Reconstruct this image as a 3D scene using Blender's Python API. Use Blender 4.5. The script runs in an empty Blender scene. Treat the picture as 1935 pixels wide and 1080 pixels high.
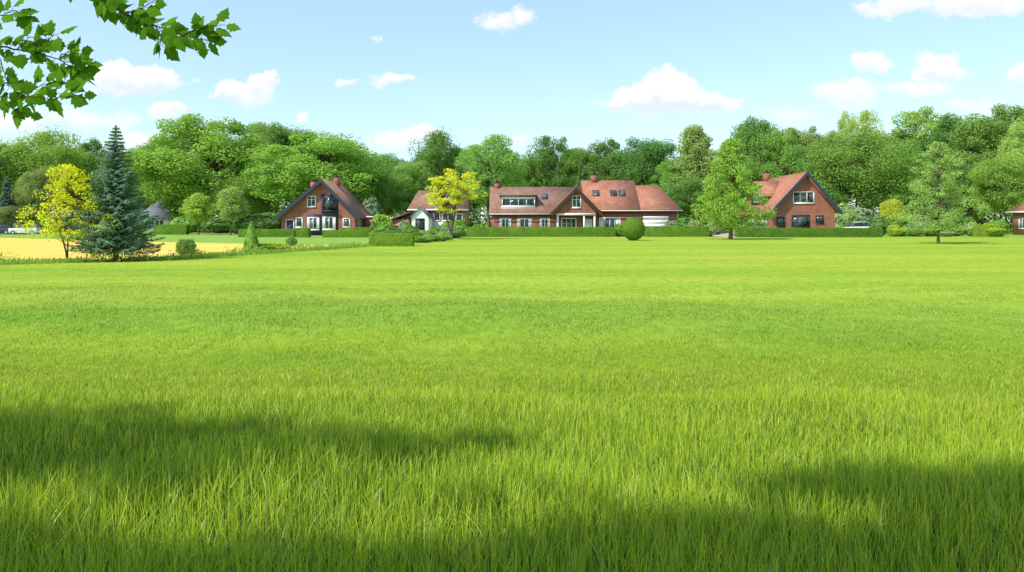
import bpy, bmesh, math, random
import numpy as np
from mathutils import Vector, Matrix
random.seed(7)
SC=bpy.context.scene
COL=SC.collection
F=1400.0; CX=967.5; HY=418.0; CAMH=2.0
def X(px,d): return (px-CX)/F*d
def Z(py,d): return CAMH+(HY-py)/F*d
EL=math.radians(47)
SH=np.array([-0.8,-0.6])
S=Vector((SH[0]*math.cos(EL),SH[1]*math.cos(EL),math.sin(EL)))

# ---------------------------------------------------------------- materials
def newmat(name):
    m=bpy.data.materials.new(name); m.use_nodes=True
    nt=m.node_tree; nt.nodes.clear()
    out=nt.nodes.new('ShaderNodeOutputMaterial')
    return m,nt,out
def N(nt,t,**k):
    n=nt.nodes.new(t)
    for a,b in k.items(): setattr(n,a,b)
    return n
def L(nt,a,b): nt.links.new(a,b)
def mixc(nt,fac,a,b,mode='MIX'):
    n=nt.nodes.new('ShaderNodeMix'); n.data_type='RGBA'; n.blend_type=mode
    for sock,v in ((n.inputs[0],fac),(n.inputs[6],a),(n.inputs[7],b)):
        if isinstance(v,bpy.types.NodeSocket): nt.links.new(v,sock)
        elif isinstance(v,(int,float)): sock.default_value=v
        else: sock.default_value=(v[0],v[1],v[2],1)
    return n.outputs[2]
def math_(nt,op,a,b=None,c=None,clamp=False):
    n=nt.nodes.new('ShaderNodeMath'); n.operation=op; n.use_clamp=clamp
    for i,v in enumerate((a,b,c)):
        if v is None: continue
        if isinstance(v,bpy.types.NodeSocket): nt.links.new(v,n.inputs[i])
        else: n.inputs[i].default_value=v
    return n.outputs[0]
def maprange(nt,v,a,b,c=0.0,d=1.0,smooth=False):
    n=nt.nodes.new('ShaderNodeMapRange')
    if smooth: n.interpolation_type='SMOOTHSTEP'
    nt.links.new(v,n.inputs[0])
    for i,q in enumerate((a,b,c,d)): n.inputs[i+1].default_value=q
    return n.outputs[0]
def noise(nt,vec,scale,detail=3,rough=0.55,vscale=None):
    if vscale is not None:
        mp=nt.nodes.new('ShaderNodeMapping'); mp.inputs['Scale'].default_value=vscale
        nt.links.new(vec,mp.inputs['Vector']); vec=mp.outputs[0]
    n=nt.nodes.new('ShaderNodeTexNoise'); n.inputs['Scale'].default_value=scale
    n.inputs['Detail'].default_value=detail; n.inputs['Roughness'].default_value=rough
    nt.links.new(vec,n.inputs['Vector']); return n.outputs['Fac']
def objcoord(nt): return nt.nodes.new('ShaderNodeTexCoord').outputs['Object']
def worldpos(nt): return nt.nodes.new('ShaderNodeNewGeometry').outputs['Position']
def grey(nt,f):
    cc=N(nt,'ShaderNodeCombineColor'); [L(nt,f,cc.inputs[i]) for i in range(3)]; return cc.outputs[0]
def upnormal(nt,a,b):
    g=N(nt,'ShaderNodeNewGeometry')
    s=N(nt,'ShaderNodeVectorMath',operation='SCALE'); L(nt,g.outputs['Normal'],s.inputs[0]); s.inputs['Scale'].default_value=a
    ad=N(nt,'ShaderNodeVectorMath',operation='ADD'); L(nt,s.outputs[0],ad.inputs[0]); ad.inputs[1].default_value=(0,0,b)
    n=N(nt,'ShaderNodeVectorMath',operation='NORMALIZE'); L(nt,ad.outputs[0],n.inputs[0]); return n.outputs[0]

def simple(name,col,rough=0.7,spec=0.3,var=0.15,scale=3.0,metal=0.0,bump=0.0,bscale=40):
    m,nt,out=newmat(name)
    p=N(nt,'ShaderNodeBsdfPrincipled')
    oc=objcoord(nt)
    f=noise(nt,oc,scale,4)
    c=mixc(nt,f,[x*(1-var) for x in col],[min(1,x*(1+var)) for x in col])
    L(nt,c,p.inputs['Base Color']); p.inputs['Roughness'].default_value=rough
    p.inputs['Specular IOR Level'].default_value=spec; p.inputs['Metallic'].default_value=metal
    if bump>0:
        b=N(nt,'ShaderNodeBump'); b.inputs['Strength'].default_value=bump
        L(nt,noise(nt,oc,bscale,3),b.inputs['Height']); L(nt,b.outputs[0],p.inputs['Normal'])
    L(nt,p.outputs[0],out.inputs[0]); return m

def leafmat(name,trans=0.3,gloss=0.0,patch=0.5,lo=(0.72,0.82,0.9),hi=(1.25,1.15,0.95),rv=.25):
    m,nt,out=newmat(name)
    oi=N(nt,'ShaderNodeObjectInfo'); base=oi.outputs['Color']
    geo=N(nt,'ShaderNodeNewGeometry')
    rnd=geo.outputs['Random Per Island']
    f=noise(nt,geo.outputs['Position'],patch,2)
    f2=maprange(nt,f,0.3,0.7)
    c=mixc(nt,f2,lo,hi); c=mixc(nt,1.0,base,c,'MULTIPLY')
    c=mixc(nt,1.0,c,grey(nt,maprange(nt,rnd,0,1,1-rv,1+rv)),'MULTIPLY')
    d=N(nt,'ShaderNodeBsdfDiffuse'); L(nt,c,d.inputs[0])
    t=N(nt,'ShaderNodeBsdfTranslucent'); c2=mixc(nt,1.0,c,(1.25,1.2,0.6),'MULTIPLY'); L(nt,c2,t.inputs[0])
    mx=N(nt,'ShaderNodeMixShader'); mx.inputs[0].default_value=trans
    L(nt,d.outputs[0],mx.inputs[1]); L(nt,t.outputs[0],mx.inputs[2]); res=mx.outputs[0]
    if gloss>0:
        g=N(nt,'ShaderNodeBsdfGlossy'); g.inputs['Roughness'].default_value=0.4
        m2=N(nt,'ShaderNodeMixShader'); m2.inputs[0].default_value=gloss
        L(nt,res,m2.inputs[1]); L(nt,g.outputs[0],m2.inputs[2]); res=m2.outputs[0]
    L(nt,res,out.inputs[0]); return m

def brickmat(name,c1,c2,mortar):
    m,nt,out=newmat(name); p=N(nt,'ShaderNodeBsdfPrincipled'); p.inputs['Roughness'].default_value=0.85
    p.inputs['Specular IOR Level'].default_value=0.2
    oc=objcoord(nt)
    sp=N(nt,'ShaderNodeSeparateXYZ'); L(nt,oc,sp.inputs[0])
    u=math_(nt,'ADD',sp.outputs[0],sp.outputs[1])
    cb=N(nt,'ShaderNodeCombineXYZ'); L(nt,u,cb.inputs[0]); L(nt,sp.outputs[2],cb.inputs[1])
    b=N(nt,'ShaderNodeTexBrick'); L(nt,cb.outputs[0],b.inputs['Vector'])
    b.inputs['Scale'].default_value=1.0; b.inputs['Brick Width'].default_value=0.23; b.inputs['Row Height'].default_value=0.075
    b.inputs['Mortar Size'].default_value=0.009
    b.inputs['Color1'].default_value=(*c1,1); b.inputs['Color2'].default_value=(*c2,1); b.inputs['Mortar'].default_value=(*mortar,1)
    f=maprange(nt,noise(nt,oc,0.9,5,0.65),0.3,0.7,0.75,1.2)
    c=mixc(nt,1.0,b.outputs['Color'],grey(nt,f),'MULTIPLY')
    L(nt,c,p.inputs['Base Color']); L(nt,p.outputs[0],out.inputs[0]); return m
def roofmat(name,c1,c2):
    m,nt,out=newmat(name); p=N(nt,'ShaderNodeBsdfPrincipled'); p.inputs['Roughness'].default_value=0.8
    p.inputs['Specular IOR Level'].default_value=0.15
    oc=objcoord(nt)
    sp=N(nt,'ShaderNodeSeparateXYZ'); L(nt,oc,sp.inputs[0])
    rows=math_(nt,'FRACT',math_(nt,'MULTIPLY',sp.outputs[2],3.6))
    u=math_(nt,'ADD',sp.outputs[0],math_(nt,'MULTIPLY',sp.outputs[1],0.5))
    cols=math_(nt,'SINE',math_(nt,'MULTIPLY',u,21.0))
    f=maprange(nt,noise(nt,oc,0.7,6,0.7),0.32,0.68)
    c=mixc(nt,f,c1,c2)
    vo=N(nt,'ShaderNodeTexVoronoi'); vo.inputs['Scale'].default_value=4.0; L(nt,oc,vo.inputs['Vector'])
    vs_=N(nt,'ShaderNodeSeparateColor'); L(nt,vo.outputs['Color'],vs_.inputs[0])
    c=mixc(nt,1.0,c,grey(nt,maprange(nt,vs_.outputs[0],0,1,.85,1.12)),'MULTIPLY')
    c=mixc(nt,1.0,c,grey(nt,maprange(nt,rows,0.0,0.3,0.55,1.0)),'MULTIPLY')
    L(nt,c,p.inputs['Base Color'])
    hgt_=math_(nt,'ADD',math_(nt,'MULTIPLY',rows,-0.5),math_(nt,'MULTIPLY',cols,0.25))
    b=N(nt,'ShaderNodeBump'); b.inputs['Strength'].default_value=0.5; b.inputs['Distance'].default_value=0.05
    L(nt,hgt_,b.inputs['Height']); L(nt,b.outputs[0],p.inputs['Normal'])
    L(nt,p.outputs[0],out.inputs[0]); return m
def glassmat():
    m,nt,out=newmat('window_glass'); p=N(nt,'ShaderNodeBsdfPrincipled')
    oc=objcoord(nt); f=maprange(nt,noise(nt,oc,0.9,2),0.42,0.6)
    c=mixc(nt,f,(0.012,0.018,0.025),(0.10,0.12,0.13)); L(nt,c,p.inputs['Base Color'])
    p.inputs['Roughness'].default_value=0.06; p.inputs['Specular IOR Level'].default_value=0.8
    L(nt,p.outputs[0],out.inputs[0]); return m

MAT={}
MAT['brick']=brickmat('red_brick',(0.37,0.115,0.075),(0.25,0.072,0.05),(0.32,0.2,0.15))
MAT['brick2']=brickmat('orange_brick',(0.52,0.21,0.14),(0.40,0.15,0.095),(0.46,0.32,0.24))
MAT['roof_brown']=roofmat('brown_roof_tiles',(0.22,0.12,0.09),(0.34,0.195,0.145))
MAT['roof_red']=roofmat('red_roof_tiles',(0.34,0.135,0.085),(0.46,0.21,0.14))
MAT['roof_grey']=roofmat('grey_roof_tiles',(0.13,0.15,0.18),(0.2,0.22,0.26))
MAT['navy']=simple('navy_paint',(0.035,0.045,0.075),0.5)
MAT['brown']=simple('brown_timber',(0.06,0.03,0.02),0.6)
MAT['white']=simple('white_paint',(0.82,0.82,0.8),0.5,var=0.04)
MAT['curtain']=simple('white_curtain',(0.6,0.62,0.62),0.8,var=0.1)
MAT['glass']=glassmat()
MAT['dark']=simple('dark_metal',(0.03,0.03,0.035),0.5)
MAT['bark']=simple('bark',(0.13,0.095,0.07),0.9,0.1,0.35,4,bump=0.6,bscale=12)
MAT['twig']=simple('twig_bark',(0.06,0.04,0.025),0.9,0.1,0.3,30)
MAT['leaf']=leafmat('woodland_leaf',0.42,patch=0.18,lo=(0.88,0.92,0.96),hi=(1.12,1.07,1.0),rv=.12)
MAT['leafmid']=leafmat('garden_leaf',0.38,patch=0.9,lo=(.82,.88,.9),hi=(1.12,1.08,1),rv=.2)
MAT['leafnear']=leafmat('near_leaf',0.5,gloss=0.0,patch=6.0,lo=(.8,.9,.9),hi=(1.2,1.1,1))

# ---------------------------------------------------------------- mesh helpers
def make_mesh(name,verts,facesets,mats=(),smooth=False):
    me=bpy.data.meshes.new(name)
    verts=np.asarray(verts,dtype=np.float32)
    me.vertices.add(len(verts)); me.vertices.foreach_set('co',verts.ravel())
    loops=np.concatenate([np.asarray(f,dtype=np.int32).ravel() for f in facesets])
    tot=np.concatenate([np.full(len(f),np.asarray(f).shape[1],dtype=np.int32) for f in facesets])
    me.loops.add(len(loops)); me.loops.foreach_set('vertex_index',loops)
    me.polygons.add(len(tot)); st=np.zeros(len(tot),dtype=np.int32); st[1:]=np.cumsum(tot)[:-1]
    me.polygons.foreach_set('loop_start',st)
    if smooth: me.polygons.foreach_set('use_smooth',np.ones(len(tot),dtype=bool))
    me.update(calc_edges=True)
    for m in mats: me.materials.append(m)
    return me
def obj(name,data,parent=None,loc=(0,0,0),color=None,**props):
    o=bpy.data.objects.new(name,data); COL.objects.link(o)
    o.location=loc
    if parent is not None: o.parent=parent
    if color is not None: o.color=(*color,1)
    for k,v in props.items(): o[k]=v
    return o
def norm(a): return a/np.maximum(np.linalg.norm(a,axis=-1,keepdims=True),1e-9)
def leafquads(c,n,size,aspect=0.6,rng=None,direc=None):
    m=len(c); n=norm(n)
    r=rng.normal(size=(m,3)) if direc is None else direc
    t=norm(r-(r*n).sum(1,keepdims=True)*n); b=np.cross(n,t)
    s=np.asarray(size).reshape(-1,1)*np.ones((m,1))
    v=np.stack([c-t*s*0.5,c+b*s*aspect*0.5+t*s*0.05,c+t*s*0.55,c-b*s*aspect*0.5+t*s*0.05],1).reshape(-1,3)
    f=np.arange(m*4).reshape(m,4)
    return v,f
def tube(pts,rad,sides=6):
    pts=np.asarray(pts,float); n=len(pts); V=[]
    for i in range(n):
        d=pts[min(i+1,n-1)]-pts[max(i-1,0)]; d=d/max(np.linalg.norm(d),1e-6)
        a=np.array([0,1,0]) if abs(d[1])<0.9 else np.array([1,0,0])
        u=np.cross(d,a); u/=np.linalg.norm(u); w=np.cross(d,u)
        for k in range(sides):
            t=2*math.pi*k/sides; V.append(pts[i]+rad[i]*(math.cos(t)*u+math.sin(t)*w))
    Fq=[]
    for i in range(n-1):
        for k in range(sides):
            k2=(k+1)%sides; Fq.append((i*sides+k,i*sides+k2,(i+1)*sides+k2,(i+1)*sides+k))
    return np.array(V),np.array(Fq)
def merge(parts):
    V=[];Fs=[];o=0
    for v,f in parts: V.append(v); Fs.append(np.asarray(f)+o); o+=len(v)
    return np.concatenate(V),Fs
def bend(a,b,rng,n=5,amt=0.08,sag=0.0):
    a=np.array(a,float);b=np.array(b,float);l=np.linalg.norm(b-a)
    t=np.linspace(0,1,n)[:,None]; p=a+(b-a)*t
    off=rng.normal(size=3)*l*amt
    p=p+np.sin(t*math.pi)*off; p[:,2]+= (np.sin(t[:,0]*math.pi))*sag*l
    return p

def broadleaf(seed,H,W,nclump=60,cr=1.5,leaves=220,leaf=0.42,base=0.18,trunk=0.28,squash=0.75,shape='round',stems=1,jit=.45,taper=.6,fill=.5,lobe=.2):
    rng=np.random.default_rng(seed)
    cz=H*(base+1)/2; rz=H*(1-base)/2
    C=[];RS=[]
    for i in range(nclump):
        if shape=='cone':
            t=((i+.5)/nclump)**1.25; a=i*2.4+rng.random()*.8
            prof=min(1,(t/.16)**.6+.25)*(1-t)**taper+.03
            r=(fill+(1-fill)*rng.random()**.5)*prof*(1+lobe*math.sin(a*2+seed+t*7))
            if rng.random()<.25: r*=.5
            R_=W/2-cr*.5
            C.append((math.cos(a)*r*R_,math.sin(a)*r*R_,H*base+(H*(1-base)-cr*.7)*t+.2)); RS.append(.7+.5*(1-t))
        else:
            d=rng.normal(size=3); d/=np.linalg.norm(d)
            p=d*(0.45+0.5*rng.random()**0.6)
            lob=1+0.16*math.sin(3*math.atan2(d[1],d[0])+seed)+0.1*math.sin(5*d[2]+seed*2)
            C.append((p[0]*(W/2-cr*0.6)*lob,p[1]*(W/2-cr*0.6)*lob,cz+p[2]*(rz-cr*0.4))); RS.append(1)
    C=np.array(C)
    R=cr*(0.6+0.8*rng.random(nclump))*np.array(RS)
    idx=np.repeat(np.arange(nclump),leaves)
    m=len(idx)
    d=norm(rng.normal(size=(m,3))); rr=(0.5+0.65*rng.random(m)**0.8)
    pos=C[idx]+d*(R[idx]*rr)[:,None]*np.array([1,1,squash])
    nor=d*0.9+rng.normal(size=(m,3))*jit+np.array([0,0,0.35])
    sz=leaf*(0.6+0.8*rng.random(m))
    v,f=leafquads(pos,nor,sz,0.75,rng)
    v[:,2]=np.maximum(v[:,2],0.05)
    crown=(v,[f])
    parts=[]
    if stems==1:
        top=np.array([rng.normal()*0.2,rng.normal()*0.2,H*(0.82 if shape!='cone' else .93)])
        tp=bend((0,0,-0.1),top,rng,8,0.02); tr=np.linspace(trunk,trunk*0.2,8); tr[0]*=1.5
        parts.append(tube(tp,tr,8)); stemsP=[tp]
    else:
        stemsP=[]
        for s in range(stems):
            a=2*math.pi*s/stems+rng.random(); top=np.array([math.cos(a)*W*0.2,math.sin(a)*W*0.2,H*0.8])
            tp=bend((math.cos(a)*0.03,math.sin(a)*0.03,-0.1),top,rng,8,0.03)
            tp[:3,:2]*=np.array([[.3],[.35],[.7]]); parts.append(tube(tp,np.linspace(trunk,trunk*0.2,8),6)); stemsP.append(tp)
    for i in range(nclump):
        tp=stemsP[i%len(stemsP)]
        zt=min(C[i][2]*(0.7 if shape!='cone' else .85),H*0.8); k=int(np.argmin(np.abs(tp[:,2]-zt)))
        p=bend(tp[k],C[i],rng,5,0.08,0.08)
        parts.append(tube(p,np.linspace(trunk*0.32,trunk*0.06,5),5))
    tv,tf=merge(parts)
    return crown,(tv,tf)
def treekind(name,mat,*a,**k):
    (cv,cf),(tv,tf)=broadleaf(*a,**k)
    return (make_mesh(name+'_crown',cv,cf,(mat,)),make_mesh(name+'_trunk',tv,tf,(MAT['bark'],),smooth=True))
def place_tree(kind,x,y,sx,sz,rot,color,name,label,category='tree',group=None,z=0):
    e=obj(name,None,loc=(x,y,z)); e.empty_display_size=0.5
    e['label']=label; e['category']=category
    if group: e['group']=group
    e.rotation_euler=(0,0,rot); e.scale=(sx,sx,sz)
    obj('trunk',kind[1],e); obj('crown',kind[0],e,color=color)
    return e

# ---------------------------------------------------------------- ground
def hgt(x,y):
    x=np.asarray(x,float);y=np.asarray(y,float)
    fade=np.clip((32-y)/16,0,1)*np.clip((y+10)/10,0,1)
    return fade*(0.07*np.sin(x*0.22+y*0.5)+0.05*np.sin(y*0.8-x*0.1+1.3)+0.02*np.sin(x*1.3+0.5*y))
def tone(nt,pos):
    # patches of greener and yellower grass, plus a shade band painted into the colour
    a=noise(nt,pos,1.0,4,0.55,(0.022,0.19,0))
    a=maprange(nt,a,0.36,0.64)
    b=noise(nt,pos,1.0,3,0.5,(0.35,0.6,0)); b=maprange(nt,b,0.3,0.7)
    c=mixc(nt,a,(0.215,0.36,0.036),(0.355,0.445,0.05))
    c=mixc(nt,math_(nt,'MULTIPLY',b,0.3),c,(0.41,0.49,0.075))
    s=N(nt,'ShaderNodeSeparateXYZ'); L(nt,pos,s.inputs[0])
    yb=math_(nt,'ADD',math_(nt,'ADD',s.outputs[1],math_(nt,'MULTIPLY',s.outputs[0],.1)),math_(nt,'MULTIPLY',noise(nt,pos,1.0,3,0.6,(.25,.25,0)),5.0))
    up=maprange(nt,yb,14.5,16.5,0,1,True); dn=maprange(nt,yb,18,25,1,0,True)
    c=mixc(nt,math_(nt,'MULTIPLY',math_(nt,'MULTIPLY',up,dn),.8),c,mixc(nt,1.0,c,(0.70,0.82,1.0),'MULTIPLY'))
    k=maprange(nt,s.outputs[1],4,20,1,0)
    return mixc(nt,k,c,mixc(nt,1.0,c,(1.02,1.06,0.6),'MULTIPLY'))
xs=np.concatenate([[-1500,-600,-250,-120,-80],np.linspace(-60,60,121),[80,120,250,600,1500]])
ys=np.concatenate([[-600,-100,-30],np.linspace(-15,45,91),[60,100,200,400,1500]])
gx,gy=np.meshgrid(xs,ys); gz=hgt(gx,gy)
gv=np.stack([gx.ravel(),gy.ravel(),gz.ravel()],1); nx=len(xs)
gf=[(j*nx+i,j*nx+i+1,(j+1)*nx+i+1,(j+1)*nx+i) for j in range(len(ys)-1) for i in range(nx-1)]
m,nt,out=newmat('meadow_soil_and_grass'); p=N(nt,'ShaderNodeBsdfDiffuse')
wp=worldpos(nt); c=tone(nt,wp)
c=mixc(nt,1.0,c,grey(nt,maprange(nt,noise(nt,wp,1.0,6,0.7,(4,2,0)),0.3,0.7,0.66,1.12)),'MULTIPLY')
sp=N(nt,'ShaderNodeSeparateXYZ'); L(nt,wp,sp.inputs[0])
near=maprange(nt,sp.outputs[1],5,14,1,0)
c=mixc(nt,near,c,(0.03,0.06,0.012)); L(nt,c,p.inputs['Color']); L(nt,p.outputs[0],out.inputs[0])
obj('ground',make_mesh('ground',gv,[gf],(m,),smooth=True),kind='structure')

def sheet(name,pts,z,mat):
    me=bpy.data.meshes.new(name); me.from_pydata([(a,b,z) for a,b in pts],[],[list(range(len(pts)))]); me.materials.append(mat)
    return obj(name,me,kind='structure')
def groundmat(name,c1,c2,sc=(0.3,0.8,0),fs=(5,3,0),lo=0.8,hi=1.15):
    m,nt,out=newmat(name); p=N(nt,'ShaderNodeBsdfDiffuse')
    wp=worldpos(nt); a=maprange(nt,noise(nt,wp,1.0,5,0.6,sc),0.35,0.65); c=mixc(nt,a,c1,c2)
    c=mixc(nt,1.0,c,grey(nt,maprange(nt,noise(nt,wp,1.0,5,0.7,fs),0.3,0.7,lo,hi)),'MULTIPLY'); L(nt,c,p.inputs['Color']); L(nt,p.outputs[0],out.inputs[0]); return m
lawnm=groundmat('mown_lawn',(0.18,0.32,0.055),(0.27,0.40,0.085))
sheet('lawn',[(-60,30.5),(-23.6,34.2),(-18,38),(-16.2,44),(-13.6,52),(-11.5,60),(-8.5,64),(-6.1,88),(-5.5,97),(110,97),(130,122),(-150,122),(-150,30)],0.006,lawnm)
sheet('field',[(-70,34),(-27,38.3),(-20.5,40),(-17.0,47),(-14.6,55),(-12.8,60.9),(-34.7,71.8),(-66.7,93),(-140,113),(-140,40)],0.012,groundmat('ripe_yellow_field',(0.66,0.45,0.09),(0.76,0.56,0.15),(0.1,0.5,0),(6,2.5,0)))
sheet('road',[(-150,113),(-40,113),(-40,119),(-150,119)],0.014,groundmat('pale_asphalt',(0.22,0.22,0.21),(0.3,0.3,0.29)))
gravel=groundmat('pale_gravel',(0.42,0.38,0.32),(0.55,0.5,0.43))
sheet('driveway',[(26.5,97.2),(30.3,97.2),(37,121),(29,121)],0.016,gravel)
sheet('path',[(-14.5,88),(-12,88),(-12.5,104),(-17,104)],0.018,gravel)
sheet('driveway',[(17,104.5),(24,104.5),(26,97.2),(25,97.1),(17,98.5)],0.02,gravel)

# ---------------------------------------------------------------- grass
def ymax(x): return np.interp(x,[-60,-23.6,-18,-16.2,-13.6,-11.5,-8.5,-6.1,-5.5,100],[30,34,38,44,52,60,64,88,95.5,95.5])
rng=np.random.default_rng(3)
def sample(n,d0,d1,dens_pow):
    u=rng.random(n); e=2-dens_pow
    if abs(e)<1e-6: d=d0*(d1/d0)**u
    else: d=(d0**e+u*(d1**e-d0**e))**(1/e)
    x=(rng.random(n)*2-1)*(0.76*d+0.8)
    return x,d
def blades(x,y,h,w,seg,rng,leanmax=.6):
    n=len(x); z=hgt(x,y)
    a=rng.random(n)*math.pi*2; wd=np.stack([np.cos(a),np.sin(a)*0.6,np.zeros(n)],1)
    ph=rng.random(n)*2*math.pi; lean=0.06+leanmax*rng.random(n)**2
    ld=np.stack([np.cos(ph)*1.0+0.12,np.sin(ph),np.zeros(n)],1)
    V=[];T=[]
    base=np.stack([x,y,z-0.02],1)
    for s in range(seg+1):
        t=s/seg
        c=base+ld*(lean*h*t**1.9)[:,None]+np.stack([np.zeros(n),np.zeros(n),h*t*(1-0.35*lean*t)],1)
        if s<seg:
            ww=(w*0.5*(1-t)**0.6)[:,None]
            V.append(c-wd*ww); V.append(c+wd*ww); T+= [t,t]
        else: V.append(c); T.append(1.0)
    k=2*seg+1
    V=np.stack(V,1).reshape(-1,3); T=np.tile(np.array(T),n)
    o=(np.arange(n)*k)[:,None]
    Q=[o+np.array([[2*s,2*s+1,2*s+3,2*s+2]]) for s in range(seg-1)]
    tri=o+np.array([[2*seg-2,2*seg-1,2*seg]])
    R=np.repeat(rng.random(n),k)
    return V,Q,tri,T,R
def clumpn(x,y): return 0.5+0.25*np.sin(x*2.1+np.sin(y*1.7)*1.5)+0.25*np.sin(y*2.7+np.sin(x*1.3)*1.8)
sets=[(115000,3.0,8.5,0.3,4),(190000,8,22,2.0,3),(110000,21,50,2.0,1),(70000,48,96,2.0,1)]
VV=[];QQ=[];TT=[];TI=[];RR=[];off=0
for n,d0,d1,pw,seg in sets:
    x,y=sample(n,d0,d1,pw); k=y<ymax(x); x=x[k];y=y[k]
    hh=(0.05+0.035*np.clip((26-y)/14,0,1)+0.23*np.clip((10-y)/6.2,0,1)**1.15)*(0.4+0.95*rng.random(len(x)))*(0.75+0.5*clumpn(x,y))
    ww=0.006*np.maximum(1,y/8.5)*(0.6+0.8*rng.random(len(x)))
    V,Q,tri,T,R=blades(x,y,hh,ww,seg,rng,.65)
    VV.append(V);QQ+=[q+off for q in Q];TI.append(tri+off);TT.append(T);RR.append(R);off+=len(V)
m,nt,out=newmat('grass_blade')
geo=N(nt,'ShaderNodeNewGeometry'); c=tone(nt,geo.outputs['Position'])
at=N(nt,'ShaderNodeAttribute'); at.attribute_name='tip'; ar=N(nt,'ShaderNodeAttribute'); ar.attribute_name='rnd'
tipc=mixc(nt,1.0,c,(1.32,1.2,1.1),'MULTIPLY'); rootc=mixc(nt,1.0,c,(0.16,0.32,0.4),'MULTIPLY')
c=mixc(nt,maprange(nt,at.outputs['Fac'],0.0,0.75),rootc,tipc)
hv=mixc(nt,ar.outputs['Fac'],(0.46,0.72,0.8),(1.3,1.18,1.2)); c=mixc(nt,1.0,c,hv,'MULTIPLY')
dry=maprange(nt,ar.outputs['Fac'],0.98,0.985); c=mixc(nt,math_(nt,'MULTIPLY',dry,0.5),c,(0.75,0.75,0.35))
un=upnormal(nt,.75,.6)
p=N(nt,'ShaderNodeBsdfDiffuse'); L(nt,c,p.inputs['Color']); L(nt,un,p.inputs['Normal'])
t=N(nt,'ShaderNodeBsdfTranslucent'); L(nt,mixc(nt,1.0,c,(1.25,1.12,0.6),'MULTIPLY'),t.inputs[0])
mx=N(nt,'ShaderNodeMixShader'); mx.inputs[0].default_value=0.28; L(nt,p.outputs[0],mx.inputs[1]); L(nt,t.outputs[0],mx.inputs[2])
g=N(nt,'ShaderNodeBsdfGlossy'); g.inputs['Roughness'].default_value=0.35
m2=N(nt,'ShaderNodeMixShader'); m2.inputs[0].default_value=.025; L(nt,mx.outputs[0],m2.inputs[1]); L(nt,g.outputs[0],m2.inputs[2]); L(nt,m2.outputs[0],out.inputs[0])
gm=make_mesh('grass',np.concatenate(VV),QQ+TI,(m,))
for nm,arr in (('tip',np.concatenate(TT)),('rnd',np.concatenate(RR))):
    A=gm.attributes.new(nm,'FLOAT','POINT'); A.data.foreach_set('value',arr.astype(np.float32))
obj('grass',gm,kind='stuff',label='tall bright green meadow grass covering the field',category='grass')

# ---------------------------------------------------------------- house helpers
def box_arr(x0,x1,y0,y1,z0,z1):
    v=np.array([(x0,y0,z0),(x1,y0,z0),(x1,y1,z0),(x0,y1,z0),(x0,y0,z1),(x1,y0,z1),(x1,y1,z1),(x0,y1,z1)],float)
    f=np.array([(0,3,2,1),(4,5,6,7),(0,1,5,4),(1,2,6,5),(2,3,7,6),(3,0,4,7)]); return v,f
def boxes(name,parent,bs,mat,**pr):
    v,fs=merge([box_arr(*b) for b in bs]); return obj(name,make_mesh(name,v,fs,(mat,)),parent,**pr)
def each(name,parent,bs,mat):
    for b in bs: boxes(name,parent,[b],mat)
def prism(name,parent,pts,y0,y1,mat,axis='y'):
    n=len(pts)
    if axis=='y': v=[(a,y0,b) for a,b in pts]+[(a,y1,b) for a,b in pts]
    else: v=[(y0,a,b) for a,b in pts]+[(y1,a,b) for a,b in pts]
    f=[list(range(n)),list(range(2*n-1,n-1,-1))]+[[i,i+n,(i+1)%n+n,(i+1)%n] for i in range(n)]
    me=bpy.data.meshes.new(name); me.from_pydata(v,[],f); me.materials.append(mat); me.update()
    bm=bmesh.new(); bm.from_mesh(me); bmesh.ops.recalc_face_normals(bm,faces=bm.faces); bm.to_mesh(me); bm.free()
    return obj(name,me,parent)
def slabarr(P,th):
    P=np.array(P,float); n=np.cross(P[1]-P[0],P[2]-P[0]); n/=np.linalg.norm(n)
    if n[2]<0: n=-n
    k=len(P); v=np.concatenate([P,P-n*th])
    fs=[np.array([list(range(k))]),np.array([list(range(2*k-1,k-1,-1))]),np.array([[i,i+k,(i+1)%k+k,(i+1)%k] for i in range(k)])]
    return v,fs
def slabs(name,parent,lst,th,mat):
    V=[];Fs=[];o=0
    for P in lst:
        v,fs=slabarr(P,th); V.append(v); Fs+=[f+o for f in fs]; o+=len(v)
    return obj(name,make_mesh(name,np.concatenate(V),Fs,(mat,)),parent)
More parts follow.
